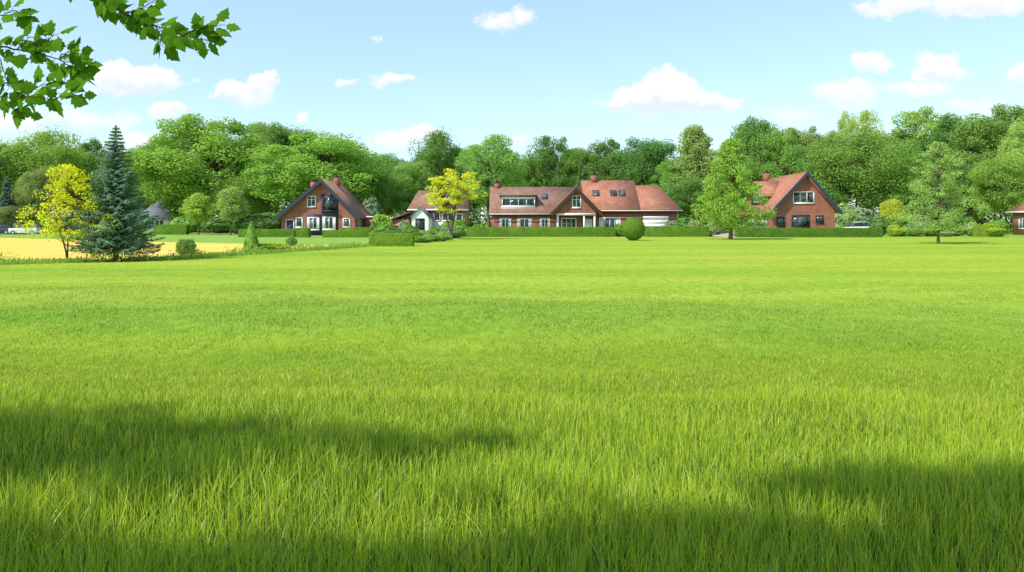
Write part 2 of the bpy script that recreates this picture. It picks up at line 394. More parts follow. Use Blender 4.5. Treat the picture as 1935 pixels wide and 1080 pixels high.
def window(parent,xc,zc,w,h,y=0,mull=1,trans=0,mat='white',curtain=False,name='window',side=None,proud=0.05):
    x0,x1,z0,z1=xc-w/2,xc+w/2,zc-h/2,zc+h/2
    def tr(b):
        if side is None: return b
        return (side+(b[2]-y),side+(b[3]-y),b[0],b[1],b[4],b[5])
    g=boxes(name,parent,[tr((x0+.03,x1-.03,y-0.02,y+0.02,z0+.03,z1-.03))],MAT['glass'])
    t=0.13
    bs=[(x0-t/2,x1+t/2,y-proud,y+0.03,z1-t/2,z1+t/2),(x0-t/2,x1+t/2,y-proud,y+.03,z0-t/2,z0+t/2),
        (x0-t/2,x0+t/2,y-proud,y+.03,z0+t/2,z1-t/2),(x1-t/2,x1+t/2,y-proud,y+.03,z0+t/2,z1-t/2)]
    for i in range(mull): 
        xm=x0+(i+1)*w/(mull+1); bs.append((xm-.04,xm+.04,y-proud+.01,y+.025,z0+t/2,z1-t/2))
    for i in range(trans):
        zm=z0+h*0.7; bs.append((x0+t/2,x1-t/2,y-proud+.015,y+.02,zm-.03,zm+.03))
    boxes('frame',g,[tr(b) for b in bs],MAT[mat])
    if side is None: boxes('sill',g,[(x0-.12,x1+.12,y-0.14,y+.02,z0-.12,z0-t/2-.003)],MAT['white' if mat=='white' else 'dark'])
    if curtain:
        cw=w*0.2
        each('curtain',g,[(x0+.05,x0+cw,y-.032,y-.022,z0+.05,z1-.05),(x1-cw,x1-.05,y-.032,y-.022,z0+.05,z1-.05)],MAT['curtain'])
    return g
def door(parent,xc,w,h,y,mat,z0=0.1):
    d=boxes('door',parent,[(xc-w/2,xc+w/2,y-.04,y+.02,z0,z0+h)],MAT[mat])
    boxes('handle',d,[(xc+w/2-.16,xc+w/2-.1,y-.09,y-.04,z0+1,z0+1.15)],MAT['dark'])
    boxes('frame',d,[(xc-w/2-.09,xc-w/2,y-.05,y+.02,z0,z0+h+.09),(xc+w/2,xc+w/2+.09,y-.05,y+.02,z0,z0+h+.09),(xc-w/2,xc+w/2,y-.05,y+.02,z0+h,z0+h+.09)],MAT['white']); return d
def chimney(parent,xc,yc,z0,z1,s=0.8,mat='brick'):
    c=boxes('chimney',parent,[(xc-s/2,xc+s/2,yc-s/2,yc+s/2,z0,z1)],MAT[mat])
    boxes('chimney_cap',c,[(xc-s/2-.06,xc+s/2+.06,yc-s/2-.06,yc+s/2+.06,z1,z1+.12),(xc-.13,xc+.13,yc-.13,yc+.13,z1+.12,z1+.4)],MAT['dark'])
def house(x,y,name,label): return obj(name,None,loc=(x,y,0),label=label,category='house')

h1=house(X(600,105),105,'house','red brick house with navy trimmed gable and brown tiled roof')
ax,az=0.65,8.0
prism('wall',h1,[(-5.1,0),(5.3,0),(5.3,2.85),(ax,az-0.35),(-5.1,2.85)],0,12,MAT['brick'])
slabs('roof',h1,[[(-5.95,-0.7,2.4),(-5.95,12.5,2.4),(ax,12.5,az),(ax,-0.7,az)],[(ax,-0.7,az),(ax,12.5,az),(5.95,12.5,2.55),(5.95,-0.7,2.55)]],0.22,MAT['roof_brown'])
prism('bargeboard',h1,[(-6.05,2.1),(-6.05,2.42),(ax,az+.05),(ax,az-.55),(-5.75,2.1)],-0.78,-0.71,MAT['navy'])
prism('bargeboard',h1,[(6.05,2.25),(6.05,2.57),(ax,az+.05),(ax,az-.55),(5.75,2.25)],-0.779,-0.709,MAT['navy'])
each('cladding',h1,[(0.5,2.95,-.03,-.001,0.0,5.9),(-1.6,0.499,-.03,-.001,0,3.0)],MAT['navy'])
window(h1,-0.85,4.85,1.15,1.45,-.002,1,1); window(h1,1.75,4.65,1.9,2.2,-.032,1,1,'dark')
boxes('balcony_rail',h1,[(.75,2.75,-.5,-.46,4.35,4.4),(.75,2.75,-.5,-.46,3.5,3.55)]+[(.75+i*.2-.012,.75+i*.2+.012,-.49,-.47,3.55,4.35) for i in range(11)]+[(.6,2.9,-.55,-.031,3.4,3.5)],MAT['dark'])
window(h1,-2.6,1.85,.85,1.3,-.002,0,0); window(h1,-0.6,1.7,1.6,1.7,-.032,1,0,'white',True); window(h1,1.65,1.75,1.7,1.7,-.032,1,0,'white',True)
window(h1,4.1,1.8,.9,1.2,-.002,0,0)
door(h1,-3.9,1.0,2.1,-.002,'navy')
chimney(h1,-2.2,6,5,8.0,.7); chimney(h1,1.1,7,7,8.7,.85)
boxes('extension',h1,[(5.32,8.2,6,11,0,2.6)],MAT['brick2']); boxes('extension_roof',h1,[(5.2,8.4,5.8,11.2,2.6,2.78)],MAT['white'])
window(h1,2.8,1.6,1.6,1.2,0,1,0,side=5.32,proud=-0.05)

h2=house(X(828,120),120,'house','small red brick house with brown roof and white porch')
boxes('wall',h2,[(-4.3,4.5,0,9,0,4.2)],MAT['brick2'])
slabs('roof',h2,[[(-4.9,-.5,4.0),(4.9,-.5,4.0),(4.2,4.5,7.2),(-3.8,4.5,7.2)],[(-4.9,9.5,4.0),(4.9,9.5,4.0),(4.2,4.5,7.2),(-3.8,4.5,7.2)],[(-4.9,-.5,4.0),(-3.8,4.5,7.2),(-4.9,9.5,4.0)],[(4.9,-.5,4.0),(4.2,4.5,7.2),(4.9,9.5,4.0)]],.2,MAT['roof_brown'])
boxes('fascia',h2,[(-4.95,4.95,-.6,-.52,3.75,3.98)],MAT['white'])
boxes('cladding',h2,[(-.9,2.9,-.04,-.001,0,2.0)],MAT['white'])
window(h2,1.6,2.8,1.8,1.3,-.002,1); window(h2,-.2,2.8,.9,1.3,-.002,0); window(h2,3.4,2.6,1.0,1.3,-.002,0)
boxes('extension',h2,[(-7.2,-4.35,-3,3,0,2.3)],MAT['brick2'])
slabs('extension_roof',h2,[[(-7.6,-3.4,2.2),(-4.31,-3.4,3.5),(-4.31,3.3,3.5),(-7.6,3.3,2.2)]],.15,MAT['roof_brown'])
prism('porch',h2,[(-3.5,0),(-0.9,0),(-0.9,2.8),(-2.2,4.1),(-3.5,2.8)],-6,-.05,MAT['white'])
slabs('porch_roof',h2,[[(-3.8,-6.3,2.6),(-3.8,-.06,2.6),(-2.2,-.06,4.25),(-2.2,-6.3,4.25)],[(-2.2,-6.3,4.25),(-2.2,-.06,4.25),(-.6,-.06,2.6),(-.6,-6.3,2.6)]],.12,MAT['roof_grey'])
window(h2,-2.2,1.6,1.3,1.6,-6.002,1,0,'dark')

h3=house(X(1087,105),105,'house','long red brick house with orange roofs, dormer and gabled porch')
boxes('wall',h3,[(-11.8,2.9,0,9,0,3.35)],MAT['brick']); boxes('wall',h3,[(2.901,14.4,0.002,9.5,0,3.75)],MAT['brick'])
prism('gable_end',h3,[(0.001,3.35),(9,3.35),(4.5,6.75)],-11.8,-11.5,MAT['brick'],axis='x')
prism('gable_end',h3,[(0.003,3.75),(9.5,3.75),(4.8,7.6)],1.5,1.8,MAT['brick'],axis='x')
slabs('roof',h3,[[(-12.2,-.5,3.1),(2.9,-.5,3.1),(1.6,4.5,7.1),(-12.2,4.5,7.1)],[(-12.2,9.5,3.1),(1.6,9.5,3.1),(1.6,4.5,7.1),(-12.2,4.5,7.1)]],.2,MAT['roof_brown'])
slabs('roof',h3,[[(1.3,-.55,3.6),(9.2,-.55,3.6),(9.2,5,8.1),(1.3,5,8.1)],[(1.3,10.5,3.6),(9.2,10.5,3.6),(9.2,5,8.1),(1.3,5,8.1)],
  [(9.2,-.55,3.6),(15.1,-.55,3.6),(12.4,4.0,7.3),(9.2,4.0,7.3)],[(9.2,8.6,3.6),(15.1,8.6,3.6),(12.4,4.0,7.3),(9.2,4.0,7.3)],[(15.1,-.55,3.6),(15.1,8.6,3.6),(12.4,4.0,7.3)]],.2,MAT['roof_red'])
prism('gable_end',h3,[(4.0,7.1),(8.6,3.6),(10.4,3.6),(5.0,7.95)],9.0,9.19,MAT['brick'],axis='x')
each('fascia',h3,[(-12.2,-3.4,-.6,-.52,2.82,3.02),(3.6,15.1,-.65,-.57,3.3,3.5)],MAT['brown'])
each('gutter',h3,[(-12.2,-3.4,-.7,-.6,2.98,3.08),(3.6,15.1,-.75,-.65,3.46,3.56)],MAT['white'])
G=obj('porch',None,h3)
prism('wall',G,[(-2.75,3.15),(2.75,3.15),(2.75,3.6),(0,6.4),(-2.75,3.6)],-1.6,-1.3,MAT['brick'])
slabs('porch_roof',G,[[(-3.5,-2.1,3.1),(-3.5,3.8,3.1),(0,3.8,6.75),(0,-2.1,6.75)],[(0,-2.1,6.75),(0,3.8,6.75),(3.5,3.8,3.1),(3.5,-2.1,3.1)]],.2,MAT['roof_brown'])
prism('bargeboard',G,[(-3.6,2.8),(-3.6,3.15),(0,6.85),(0,6.25),(-3.3,2.8)],-2.18,-2.11,MAT['brown'])
prism('bargeboard',G,[(3.6,2.8),(3.6,3.15),(0,6.85),(0,6.25),(3.3,2.8)],-2.179,-2.109,MAT['brown'])
boxes('beam',G,[(-2.75,2.75,-1.7,-1.25,2.85,3.148)],MAT['white'])
each('post',G,[(-2.7,-2.45,-1.6,-1.35,0,2.849),(2.45,2.7,-1.6,-1.35,0,2.849),(1.0,1.2,-1.6,-1.4,0,2.849)],MAT['white'])
window(h3,0.05,4.75,1.15,1.6,-1.602,1,1)
window(h3,-0.9,1.6,2.0,1.7,-.002,2,0); door(h3,1.75,1.1,2.15,-.002,'white')
for xc,w in ((-9.9,1.5),(-7.2,1.9),(-4.3,1.3)): window(h3,xc,1.75,w,1.25,-.002,1,0,'white',True)
window(h3,4.9,1.7,2.9,1.6,-.0,3,0,'white',True)
window(h3,7.9,1.8,.8,1.2,-.0,0)
boxes('garage_door',h3,[(9.6,13.2,-.05,-.001,0.02,2.75)]+[(9.62,13.18,-.062,-.0505,.1+.53*i,.57+.53*i) for i in range(5)],MAT['white'])
D=obj('dormer',None,h3)
boxes('wall',D,[(-10.5,-5.6,.5,3.4,3.7,5.55)],MAT['brown']); boxes('dormer_roof',D,[(-10.75,-5.35,.2,3.9,5.55,5.75)],MAT['navy'])
each('trim',D,[(-10.5,-5.6,.42,.497,3.8,4.1),(-10.5,-5.6,.40,.497,5.3,5.549)],MAT['white'])
window(h3,-8.05,4.72,4.6,1.05,.498,3,0)
def skylight(parent,xc,yc,ez,ey,sl,w=.85,h=1.2):
    def pt(x,y,o): 
        n=1/math.hypot(1,sl); return (x,y-sl*n*o,ez+(y-ey)*sl+n*o)
    dy=h/2/math.hypot(1,sl)
    s=slabs('skylight',parent,[[pt(xc-w/2,yc-dy,.1),pt(xc+w/2,yc-dy,.1),pt(xc+w/2,yc+dy,.1),pt(xc-w/2,yc+dy,.1)]],.08,MAT['dark'])
    slabs('glass',s,[[pt(xc-w/2+.1,yc-dy+.08,.11),pt(xc+w/2-.1,yc-dy+.08,.11),pt(xc+w/2-.1,yc+dy-.08,.11),pt(xc-w/2+.1,yc+dy-.08,.11)]],.005,MAT['glass'])
skylight(h3,-4.2,2.6,3.1,-.5,.8)
for xx in (3.2,5.75,7.0): skylight(h3,xx,2.5,3.6,-.55,.811,w=.95,h=1.35)
chimney(h3,-11.2,4.6,6.5,7.7,.8); chimney(h3,3.2,5,7.6,8.9,.85); chimney(h3,-2.6,4.7,6.8,7.3,.35,'dark')

h4=house(X(1521,105),105,'house','red brick house with steep orange roof and navy gable edge')
prism('wall',h4,[(-4.7,0),(4.2,0),(4.2,3.9),(0.1,8.6),(-4.7,3.7)],0,17,MAT['brick'])
slabs('roof',h4,[[(-5.3,-.7,3.1),(-5.3,17.5,3.1),(.1,17.5,9.0),(.1,-.7,9.0)],[(.1,-.7,9.0),(.1,17.5,9.0),(4.9,17.5,3.35),(4.9,-.7,3.35)]],.22,MAT['roof_red'])
prism('bargeboard',h4,[(-5.4,2.8),(-5.4,3.15),(.1,9.07),(.1,8.5),(-5.1,2.8)],-.78,-.71,MAT['navy'])
prism('bargeboard',h4,[(5.0,3.0),(5.0,3.4),(.1,9.07),(.1,8.5),(4.7,3.0)],-.779,-.709,MAT['navy'])
window(h4,-.2,5.4,2.9,1.55,-.002,2,0); window(h4,-.6,2.0,2.5,1.7,-.002,2,0,'dark'); window(h4,2.1,2.3,1.0,1.0,-.002,0,0,'dark')
window(h4,-3.4,1.9,1.1,1.4,-.002,0,0,'dark')
D=obj('dormer',None,h4)
prism('wall',D,[(5.2,4.6),(10.8,4.6),(10.8,6.0),(8,7.9),(5.2,6.0)],-4.1,-.9,MAT['navy'],axis='x')
slabs('dormer_roof',D,[[(-4.6,4.7,5.75),(-.6,4.7,5.75),(-.6,8,8.15),(-4.6,8,8.15)],[(-4.6,8,8.15),(-.6,8,8.15),(-.6,11.3,5.75),(-4.6,11.3,5.75)]],.15,MAT['roof_red'])
window(h4,8,5.7,2.6,1.5,0,1,0,side=-4.13,proud=0.05)
window(h4,3,1.8,1.6,1.4,0,1,0,side=-4.73); window(h4,9,1.8,1.6,1.4,0,1,0,side=-4.73)
chimney(h4,-.3,15,8.2,9.9,.9)

h5=house(78.4,104,'house','pale red brick house with orange hipped roof and white windows')
boxes('wall',h5,[(-3.4,9,0,7,0,3.6)],MAT['brick2'])
slabs('roof',h5,[[(-4.0,-.6,3.5),(9.6,-.6,3.5),(6,3.5,6.7),(0.2,3.5,6.7)],[(-4.0,7.6,3.5),(9.6,7.6,3.5),(6,3.5,6.7),(.2,3.5,6.7)],[(-4.0,-.6,3.5),(.2,3.5,6.7),(-4.0,7.6,3.5)],[(9.6,-.6,3.5),(6,3.5,6.7),(9.6,7.6,3.5)]],.2,MAT['roof_red'])
boxes('fascia',h5,[(-4.08,-4.0,-.6,7.6,3.25,3.49)],MAT['white'])
for yy_ in (1.5,4.8): window(h5,yy_,1.7,1.4,1.5,0,1,0,side=-3.43)
window(h5,1.5,1.7,1.3,1.6,-.002,1,0)

h6=house(X(291,134),134,'house','white walled bungalow with grey slate hipped roof')
boxes('wall',h6,[(-3.2,2.6,0,9,0,2.7)],MAT['white'])
slabs('roof',h6,[[(-3.6,-.6,2.6),(3.2,-.6,2.6),(.2,4.5,5.9),(-1.2,4.5,5.9)],[(-3.6,9.6,2.6),(3.2,9.6,2.6),(.2,4.5,5.9),(-1.2,4.5,5.9)],[(-3.6,-.6,2.6),(-1.2,4.5,5.9),(-3.6,9.6,2.6)],[(3.2,-.6,2.6),(.2,4.5,5.9),(3.2,9.6,2.6)]],.2,MAT['roof_grey'])
window(h6,1,1.7,1.6,1.1,-.002,1); window(h6,-1.6,1.7,1.6,1.1,-.002,1)

# ---------------------------------------------------------------- woodland trees
WK=[treekind('woodland_%d'%i,MAT['leaf'],11+i,18,14,nclump=[120,95,140,110,105,120][i],cr=[1.55,1.8,1.35,1.6,1.45,1.55][i],leaves=360,leaf=0.25,base=[.12,.15,.1,.18,.2,.08][i],squash=.8,jit=.5) for i in range(6)]
WT=treekind('woodland_open',MAT['leaf'],31,18,14,nclump=85,cr=1.3,leaves=250,leaf=0.25,base=.25,jit=.5)
WC=treekind('woodland_tall',MAT['leaf'],41,18,10,nclump=110,cr=1.4,leaves=300,leaf=0.25,base=.08,shape='cone',jit=.5,taper=.45)
G1=(0.25,0.42,0.095);G2=(0.185,0.345,0.085);G3=(0.31,0.48,0.10);G4=(0.31,0.43,0.14);G6=(0.38,0.53,0.15);G7=(0.27,0.45,0.12)
trees=[
(15,262,120,150,G7,0),(105,243,160,150,G1,1),(180,262,100,160,G2,2),(250,275,110,150,G2,3),(310,258,130,146,G1,4),
(395,213,250,136,G3,5),(505,222,150,150,G7,0),(560,240,130,155,G2,1),(605,247,260,126,G3,2),(690,290,120,135,G1,3),(735,288,110,150,G2,4),(775,300,100,140,G7,0),
(825,243,115,150,G2,1),(925,249,150,136,G7,6),(880,270,100,150,G2,3),(985,300,80,150,G1,4),(1042,250,105,150,G2,6),(1092,272,90,152,G1,0),(1150,262,110,152,G2,2),
(1218,251,140,150,G2,3),(1270,300,90,142,G1,5),(1312,238,120,142,G4,7),(1365,290,110,140,G2,1),(1428,216,120,155,G2,0),(1475,240,100,150,G1,5),(1512,232,110,168,G4,6),(1565,250,110,150,G7,2),
(1620,198,100,172,G6,6),(1640,243,190,126,G1,1),(1745,196,180,160,G7,6),(1720,260,110,150,G1,3),(1800,215,120,150,G2,2),(1860,212,160,142,(0.25,0.37,0.09),5),(1925,188,150,150,G1,0),(1900,288,120,118,G3,4),(1945,220,100,130,G6,2),(1830,300,110,130,G2,0),
(70,312,75,126,(0.32,0.39,0.14),3),(18,388,60,123,(0.28,0.33,0.14),1),
(1560,330,110,130,G2,4),(1310,330,120,128,G2,3),(455,330,110,130,G1,1),(352,345,80,138,G2,2),(1985,200,150,140,G1,3),(-60,250,150,145,G1,5)]
r2=random.Random(5)
for px,top,w,d,c,k in trees:
    kd=(WK+[WT,WC])[k]; H=Z(top,d)*1.02; W=w/F*d*1.08
    base=14 if k<7 else 10
    q=0.88+0.24*r2.random()
    place_tree(kd,X(px,d),d,W/base,H/18,r2.random()*6.28,(c[0]*q*(.9+.2*r2.random()),c[1]*q,c[2]*q),'woodland_tree','tall leafy green broadleaf tree at the wood edge','tree','trees of the wood behind the houses')
px=-160
while px<2120:
    d=175+r2.random()*25; top=285+r2.randint(-12,16)
    if px>1400: top-=40
    if 250<px<640: top-=25
    H=Z(top,d); c=r2.choice([G1,G2,G7,G4]); W=(95+r2.random()*50)/F*d
    place_tree(WK[r2.randint(0,5)],X(px,d),d,W/14,H/18,r2.random()*6.28,c,'woodland_tree','tall leafy green broadleaf tree at the wood edge','tree','trees of the wood behind the houses')
    px+=62+r2.random()*20
rg=np.random.default_rng(9); nb=420
bx=rg.uniform(-140,150,nb); by=rg.uniform(146,158,nb); br=rg.uniform(1.6,3.4,nb); bz=rg.uniform(.8,4.5,nb)
idx=np.repeat(np.arange(nb),150); dd=norm(rg.normal(size=(len(idx),3))); pos=np.stack([bx[idx],by[idx],bz[idx]],1)+dd*(br[idx]*(.7+.4*rg.random(len(idx))))[:,None]
v,f=leafquads(pos,dd+rg.normal(size=dd.shape)*.45+np.array([0,0,.3]),.42*(.6+.8*rg.random(len(idx))),.75,rg); v[:,2]=np.maximum(v[:,2],.03)
obj('undergrowth',make_mesh('undergrowth',v,[f],(MAT['leaf'],)),kind='stuff',color=(0.18,0.33,0.08),label='dense green undergrowth beneath the wood',category='undergrowth')

# ---------------------------------------------------------------- garden trees
k=treekind('golden',MAT['leafmid'],57,4.75,4.6,nclump=125,cr=.27,leaves=46,leaf=.085,base=.22,trunk=.045,squash=.7,stems=2,jit=.8,shape='cone',taper=.55,fill=.35,lobe=.08)
place_tree(k,X(127,36.6),36.6,1.06,1,0.4,(0.74,0.76,0.05),'golden_tree','slender tree with airy bright yellow leaves beside spruce')
k=treekind('golden_b',MAT['leafmid'],52,8.4,6.6,nclump=105,cr=.5,leaves=80,leaf=.15,base=.3,trunk=.12,squash=.45,stems=2,jit=.8)
place_tree(k,X(853,82),82,1.06,1,2.2,(0.70,0.72,0.07),'golden_tree','yellow leaved tree with layered crown before the brick houses')
k=treekind('ltree',MAT['leafmid'],58,11.3,8.4,nclump=150,cr=.72,leaves=180,leaf=.16,base=.14,trunk=.17,squash=.7,shape='cone',jit=.65,taper=.6,fill=.35,lobe=.14)
place_tree(k,X(1380,82),82,1.05,1.0,.3,(0.34,0.52,0.10),'garden_tree','bright green conical leafy tree standing on the meadow edge')
k=treekind('rtree',MAT['leafmid'],54,9.2,7.2,nclump=130,cr=.52,leaves=130,leaf=.12,base=.14,trunk=.10,squash=.6,shape='cone',jit=.75,taper=.6,fill=.35,lobe=.18)
place_tree(k,X(1773,66.7),66.7,1.06,1.0,.8,(0.35,0.50,0.16),'garden_tree','airy fresh green tree with thin trunk on the meadow edge')
k=treekind('stree',MAT['leafmid'],55,7,4.6,nclump=70,cr=.6,leaves=160,leaf=.17,base=.2,trunk=.1,jit=.5)
for px,d,top,w,c,l in ((375,112,362,62,(0.42,0.56,0.11),'small lime green round tree on the lawn'),(436,108,350,62,(0.36,0.50,0.15),'small pale green upright tree on the lawn'),(1684,112,374,48,(0.58,0.62,0.08),'small yellow green tree beside the hedge')):
    place_tree(k,X(px,d),d,w/F*d/4.6,Z(top,d)/7,r2.random()*6,c,'garden_tree',l)

def conifer(seed,H,Wd,whorls,per,leaf,base=.05,dens=60,wig=.26,asp=.32,pw=.85):
    rng=np.random.default_rng(seed); parts=[tube([(0,0,-.1),(0,0,H*.5),(0,0,H*.98)],[H*.022,H*.013,.01],8)]
    C=[];Dn=[];Nn=[]
    for i in range(whorls):
        t=(i+.3)/whorls; z=H*(base+(1-base)*t**0.92)
        Lr=(Wd/2)*(1-t)**pw*(.86+.26*rng.random())+.08
        npb=max(5,int(per*(1-t*.6)))
        for j in range(npb):
            a=2*math.pi*(j+rng.random()*.8)/npb+i; Lb=Lr*(.7+.45*rng.random())
            n=6; s=np.linspace(0,1,n); dirv=np.array([math.cos(a),math.sin(a)])
            zz=z-0.30*Lb*s+0.26*Lb*s**2.2
            P=np.stack([dirv[0]*Lb*s,dirv[1]*Lb*s,zz+rng.normal()*.08*(1-t)],1)
            parts.append(tube(P,np.linspace(.022,.004,n)*H/7,4))
            sv=np.array([-dirv[1],dirv[0],0]); 
            m=int(10+dens*Lb)
            q=rng.random(m)**.7*.94+.08; pi=np.stack([np.interp(q,s,P[:,e]) for e in range(3)],1)
            lat=(rng.random(m)*2-1)*Lb*wig*(1.15-q)
            pi=pi+sv*lat[:,None]+np.stack([np.zeros(m),np.zeros(m),-abs(lat)*.5-.05*rng.random(m)],1)
            fw=np.array([dirv[0],dirv[1],-.05])+sv*np.sign(lat)[:,None]*.8+rng.normal(size=(m,3))*.3
            C.append(pi);Dn.append(fw);Nn.append(np.array([0,0,1])+rng.normal(size=(m,3))*.5+np.array([dirv[0],dirv[1],0])*.5)
    # leader shoot at the tip
    m=60; tt=rng.random(m); a=rng.random(m)*6.283
    C.append(np.stack([np.cos(a)*.03,np.sin(a)*.03,H*(.94+.06*tt)],1)); Dn.append(np.stack([np.cos(a)*.5,np.sin(a)*.5,np.ones(m)],1)); Nn.append(rng.normal(size=(m,3)))
    C=np.concatenate(C);Dn=np.concatenate(Dn);Nn=np.concatenate(Nn)
    v,f=leafquads(C,Nn,leaf*(.6+.8*rng.random(len(C))),asp,rng,direc=Dn)
    tv,tf=merge(parts)
    return make_mesh('conifer_crown',v,[f],(MAT['leafmid'],)),make_mesh('conifer_trunk',tv,tf,(MAT['bark'],),smooth=True)
k=conifer(61,6.9,4.2,34,17,.15,base=.1,dens=80,wig=.26,pw=.9)
place_tree(k,X(219,37.8),37.8,1,1,0,(0.24,0.38,0.27),'spruce_tree','blue green spruce with dense layered branches beside the field')
k2=conifer(62,10,5,26,13,.5,dens=40)
place_tree(k2,X(12,125),125,.9,.95,0,(0.17,0.27,0.21),'spruce_tree','dark green spruce at the wood edge')
place_tree(k2,X(1100,132),132,.95,1.35,1,(0.2,0.32,0.14),'spruce_tree','dark green spruce at the wood edge')

# ---------------------------------------------------------------- shrubs & hedges
def shrubmesh(seed,n=1600,leaf=.12,shape='round',spiky=False):
    rng=np.random.default_rng(seed); d=norm(rng.normal(size=(n,3)))
    lump=1+.10*np.sin(d[:,0]*5+seed)+.08*np.sin(d[:,1]*7+seed*3)+.06*np.sin(d[:,2]*9)
    r=(.82+.2*rng.random(n))*(lump) if shape!='ball' else .97+.04*rng.random(n)
    if shape=='cone': 
        t=rng.random(n)**1.3; a=rng.random(n)*6.283; rr=(1-t)**.8*(.8+.25*rng.random(n))*.5+.02
        pos=np.stack([np.cos(a)*rr,np.sin(a)*rr,t],1); d=np.stack([np.cos(a),np.sin(a),np.full(n,.3)],1)
    else:
        pos=d*r[:,None]*.5; pos[:,2]+=.5
    nor=d+rng.normal(size=(n,3))*(.4 if shape!='ball' else .3)
    dr=None
    if spiky: dr=d*1.0+np.array([0,0,.8])+rng.normal(size=(n,3))*.3; nor=rng.normal(size=(n,3))
    v,f=leafquads(pos,nor,leaf*(.6+.8*rng.random(n)),.3 if spiky else .7,rng,direc=dr)
    v[:,2]=np.maximum(v[:,2],.0)
    return make_mesh('shrub',v,[f],(MAT['leafmid'],))
SB=[shrubmesh(71,2200,.1),shrubmesh(72,1800,.12),shrubmesh(73,1500,.13),shrubmesh(74,1300,.22,spiky=True),shrubmesh(75,1800,.12,shape='cone')]
BALL=shrubmesh(76,14000,.036,shape='ball')
def shrub(px,d,w,h,c,kind,label,name='shrub'):
    o=obj(name,SB[kind] if kind>=0 else BALL,loc=(X(px,d),d,0),color=c,label=label,category='bush'); o.scale=(w,w,h); o.rotation_euler=(0,0,r2.random()*6); return o
shrub(1197,78,2.4,2.45,(0.19,0.34,0.05),-1,'neatly clipped round green bush standing on the grass','topiary_bush')
shrub(475,49,1.1,1.95,(0.28,0.48,0.09),4,'small conical green bush at the field edge')
shrub(351,46,1.05,.85,(0.22,0.37,0.11),3,'small dark green bush at the field edge'); shrub(551,60,.8,.75,(0.26,0.42,0.15),3,'small grey green bush on the lawn')
shrub(512,50,2.2,.5,(0.38,0.52,0.09),3,'low yellow green bush at the field edge')
shrub(1872,97,3.4,1.6,(0.38,0.52,0.06),0,'rounded yellow green bush beside the hedge'); shrub(1690,98,1.8,1.5,(0.44,0.56,0.07),0,'rounded yellow green bush beside the hedge')
garden=[(712,92,1.8,1.0,0),(728,88,1.6,.8,3),(742,95,2.0,1.2,1),(758,84,1.5,.8,3),(775,86,2.0,1.5,1),(790,80,2.2,.8,3),(806,84,2.0,.9,0),(820,90,2.0,1.3,1),(836,80,1.6,.8,3),(848,88,2.4,1.2,0),(862,90,2.2,1.4,2),(815,74,2.0,.6,3),(795,70,1.8,.6,3),(835,76,2.0,.7,0),(730,97,2.5,1.6,2),(765,100,2.0,1.9,1),(870,98,2,2.2,2),(850,100,3,2.0,1),(660,97,1.6,.9,2),(705,99,1.6,2.0,4),
 (1270,101,2.6,2.0,0),(1292,101,3.2,2.4,1),(1310,100,2.6,2.0,2),(1170,98,1.6,1.6,0),(1340,99,2,1.5,1),(1355,110,2.5,3,1),(1395,99,2,2.2,2),(1705,100,2.4,1.2,1),(1730,99,2.6,1.0,3),(1760,99,2.6,1.4,0),(1785,98,2.2,.9,2),(1810,101,2.6,1.6,1),(1835,100,2.4,1.8,0),(1662,104,2.6,2.6,1),(1625,120,4,4.2,2),(1595,118,4,4.6,1),(1740,106,3,2.6,2),(1885,108,3,2.2,1),(480,110,5,2.8,1),(505,112,5,3.2,2),(455,116,4,2.6,0),(720,110,3,3,2),(700,118,3.5,5.5,1),
 (250,116,4,2.2,1),(410,124,5,2.5,2),(350,125,5,2.8,1),(905,102,2,1.6,2),(0,128,5,3,1),(110,124,5,3,2),(75,128,5,3.5,0),(1690,118,5,4,2),(1770,112,4,3.4,1),(1430,102,3,1.9,2),(1445,101,2,1.4,1)]
cs=[(0.22,0.4,0.08),(0.29,0.46,0.12),(0.37,0.5,0.2),(0.19,0.33,0.1),(0.33,0.5,0.08),(0.3,0.4,0.23)]
for px,d,w,h,kk in garden:
    o=shrub(px,d,w,h,r2.choice(cs),kk,'leafy green garden shrub in a planted border'); o['group']='shrubs in the gardens'
def hedge(px0,px1,d,h,c,label,depth=1.1,z=0,leaf=.1,dens=320):
    x0,x1=X(px0,d),X(px1,d); rng=np.random.default_rng(int(px0)+3)
    w=x1-x0; A=[w*h,w*depth,depth*h,depth*h,w*h]; parts=[]
    bv,bf=box_arr(.04,w-.04,.04,depth-.04,0,h-.04); parts.append((bv,bf))
    cs_=[];ns=[]
    for i,a in enumerate(A):
        n=int(a*dens); u=rng.random(n);q=rng.random(n)
        if i==0: p=np.stack([u*w,np.zeros(n),q*h],1);nn=(0,-1,.1)
        elif i==1: p=np.stack([u*w,q*depth,np.full(n,h)],1);nn=(0,0,1)
        elif i==2: p=np.stack([np.zeros(n),u*depth,q*h],1);nn=(-1,0,.1)
        elif i==3: p=np.stack([np.full(n,w),u*depth,q*h],1);nn=(1,0,.1)
        else: p=np.stack([u*w,np.full(n,depth),q*h],1);nn=(0,1,.1)
        cs_.append(p+rng.normal(size=p.shape)*.012);ns.append(np.array(nn)+rng.normal(size=p.shape)*.28)
    p=np.concatenate(cs_);p[:,2]+=.015*np.sin(p[:,0]*1.7+px0)*(p[:,2]>h*.8); p[:,1]+=.03*np.sin(p[:,0]*2.3)
    parts.append(leafquads(p,np.concatenate(ns),leaf*(.6+.8*rng.random(len(p))),.7,rng))
    v,fs=merge(parts); v[:,2]=np.maximum(v[:,2],0)
    return obj('hedge',make_mesh('hedge',v,fs,(MAT['leafmid'],)),loc=(x0,d,z),color=c,label=label,category='hedge')
HG=(0.22,0.37,0.055); lab='long neatly clipped green hedge before the houses'
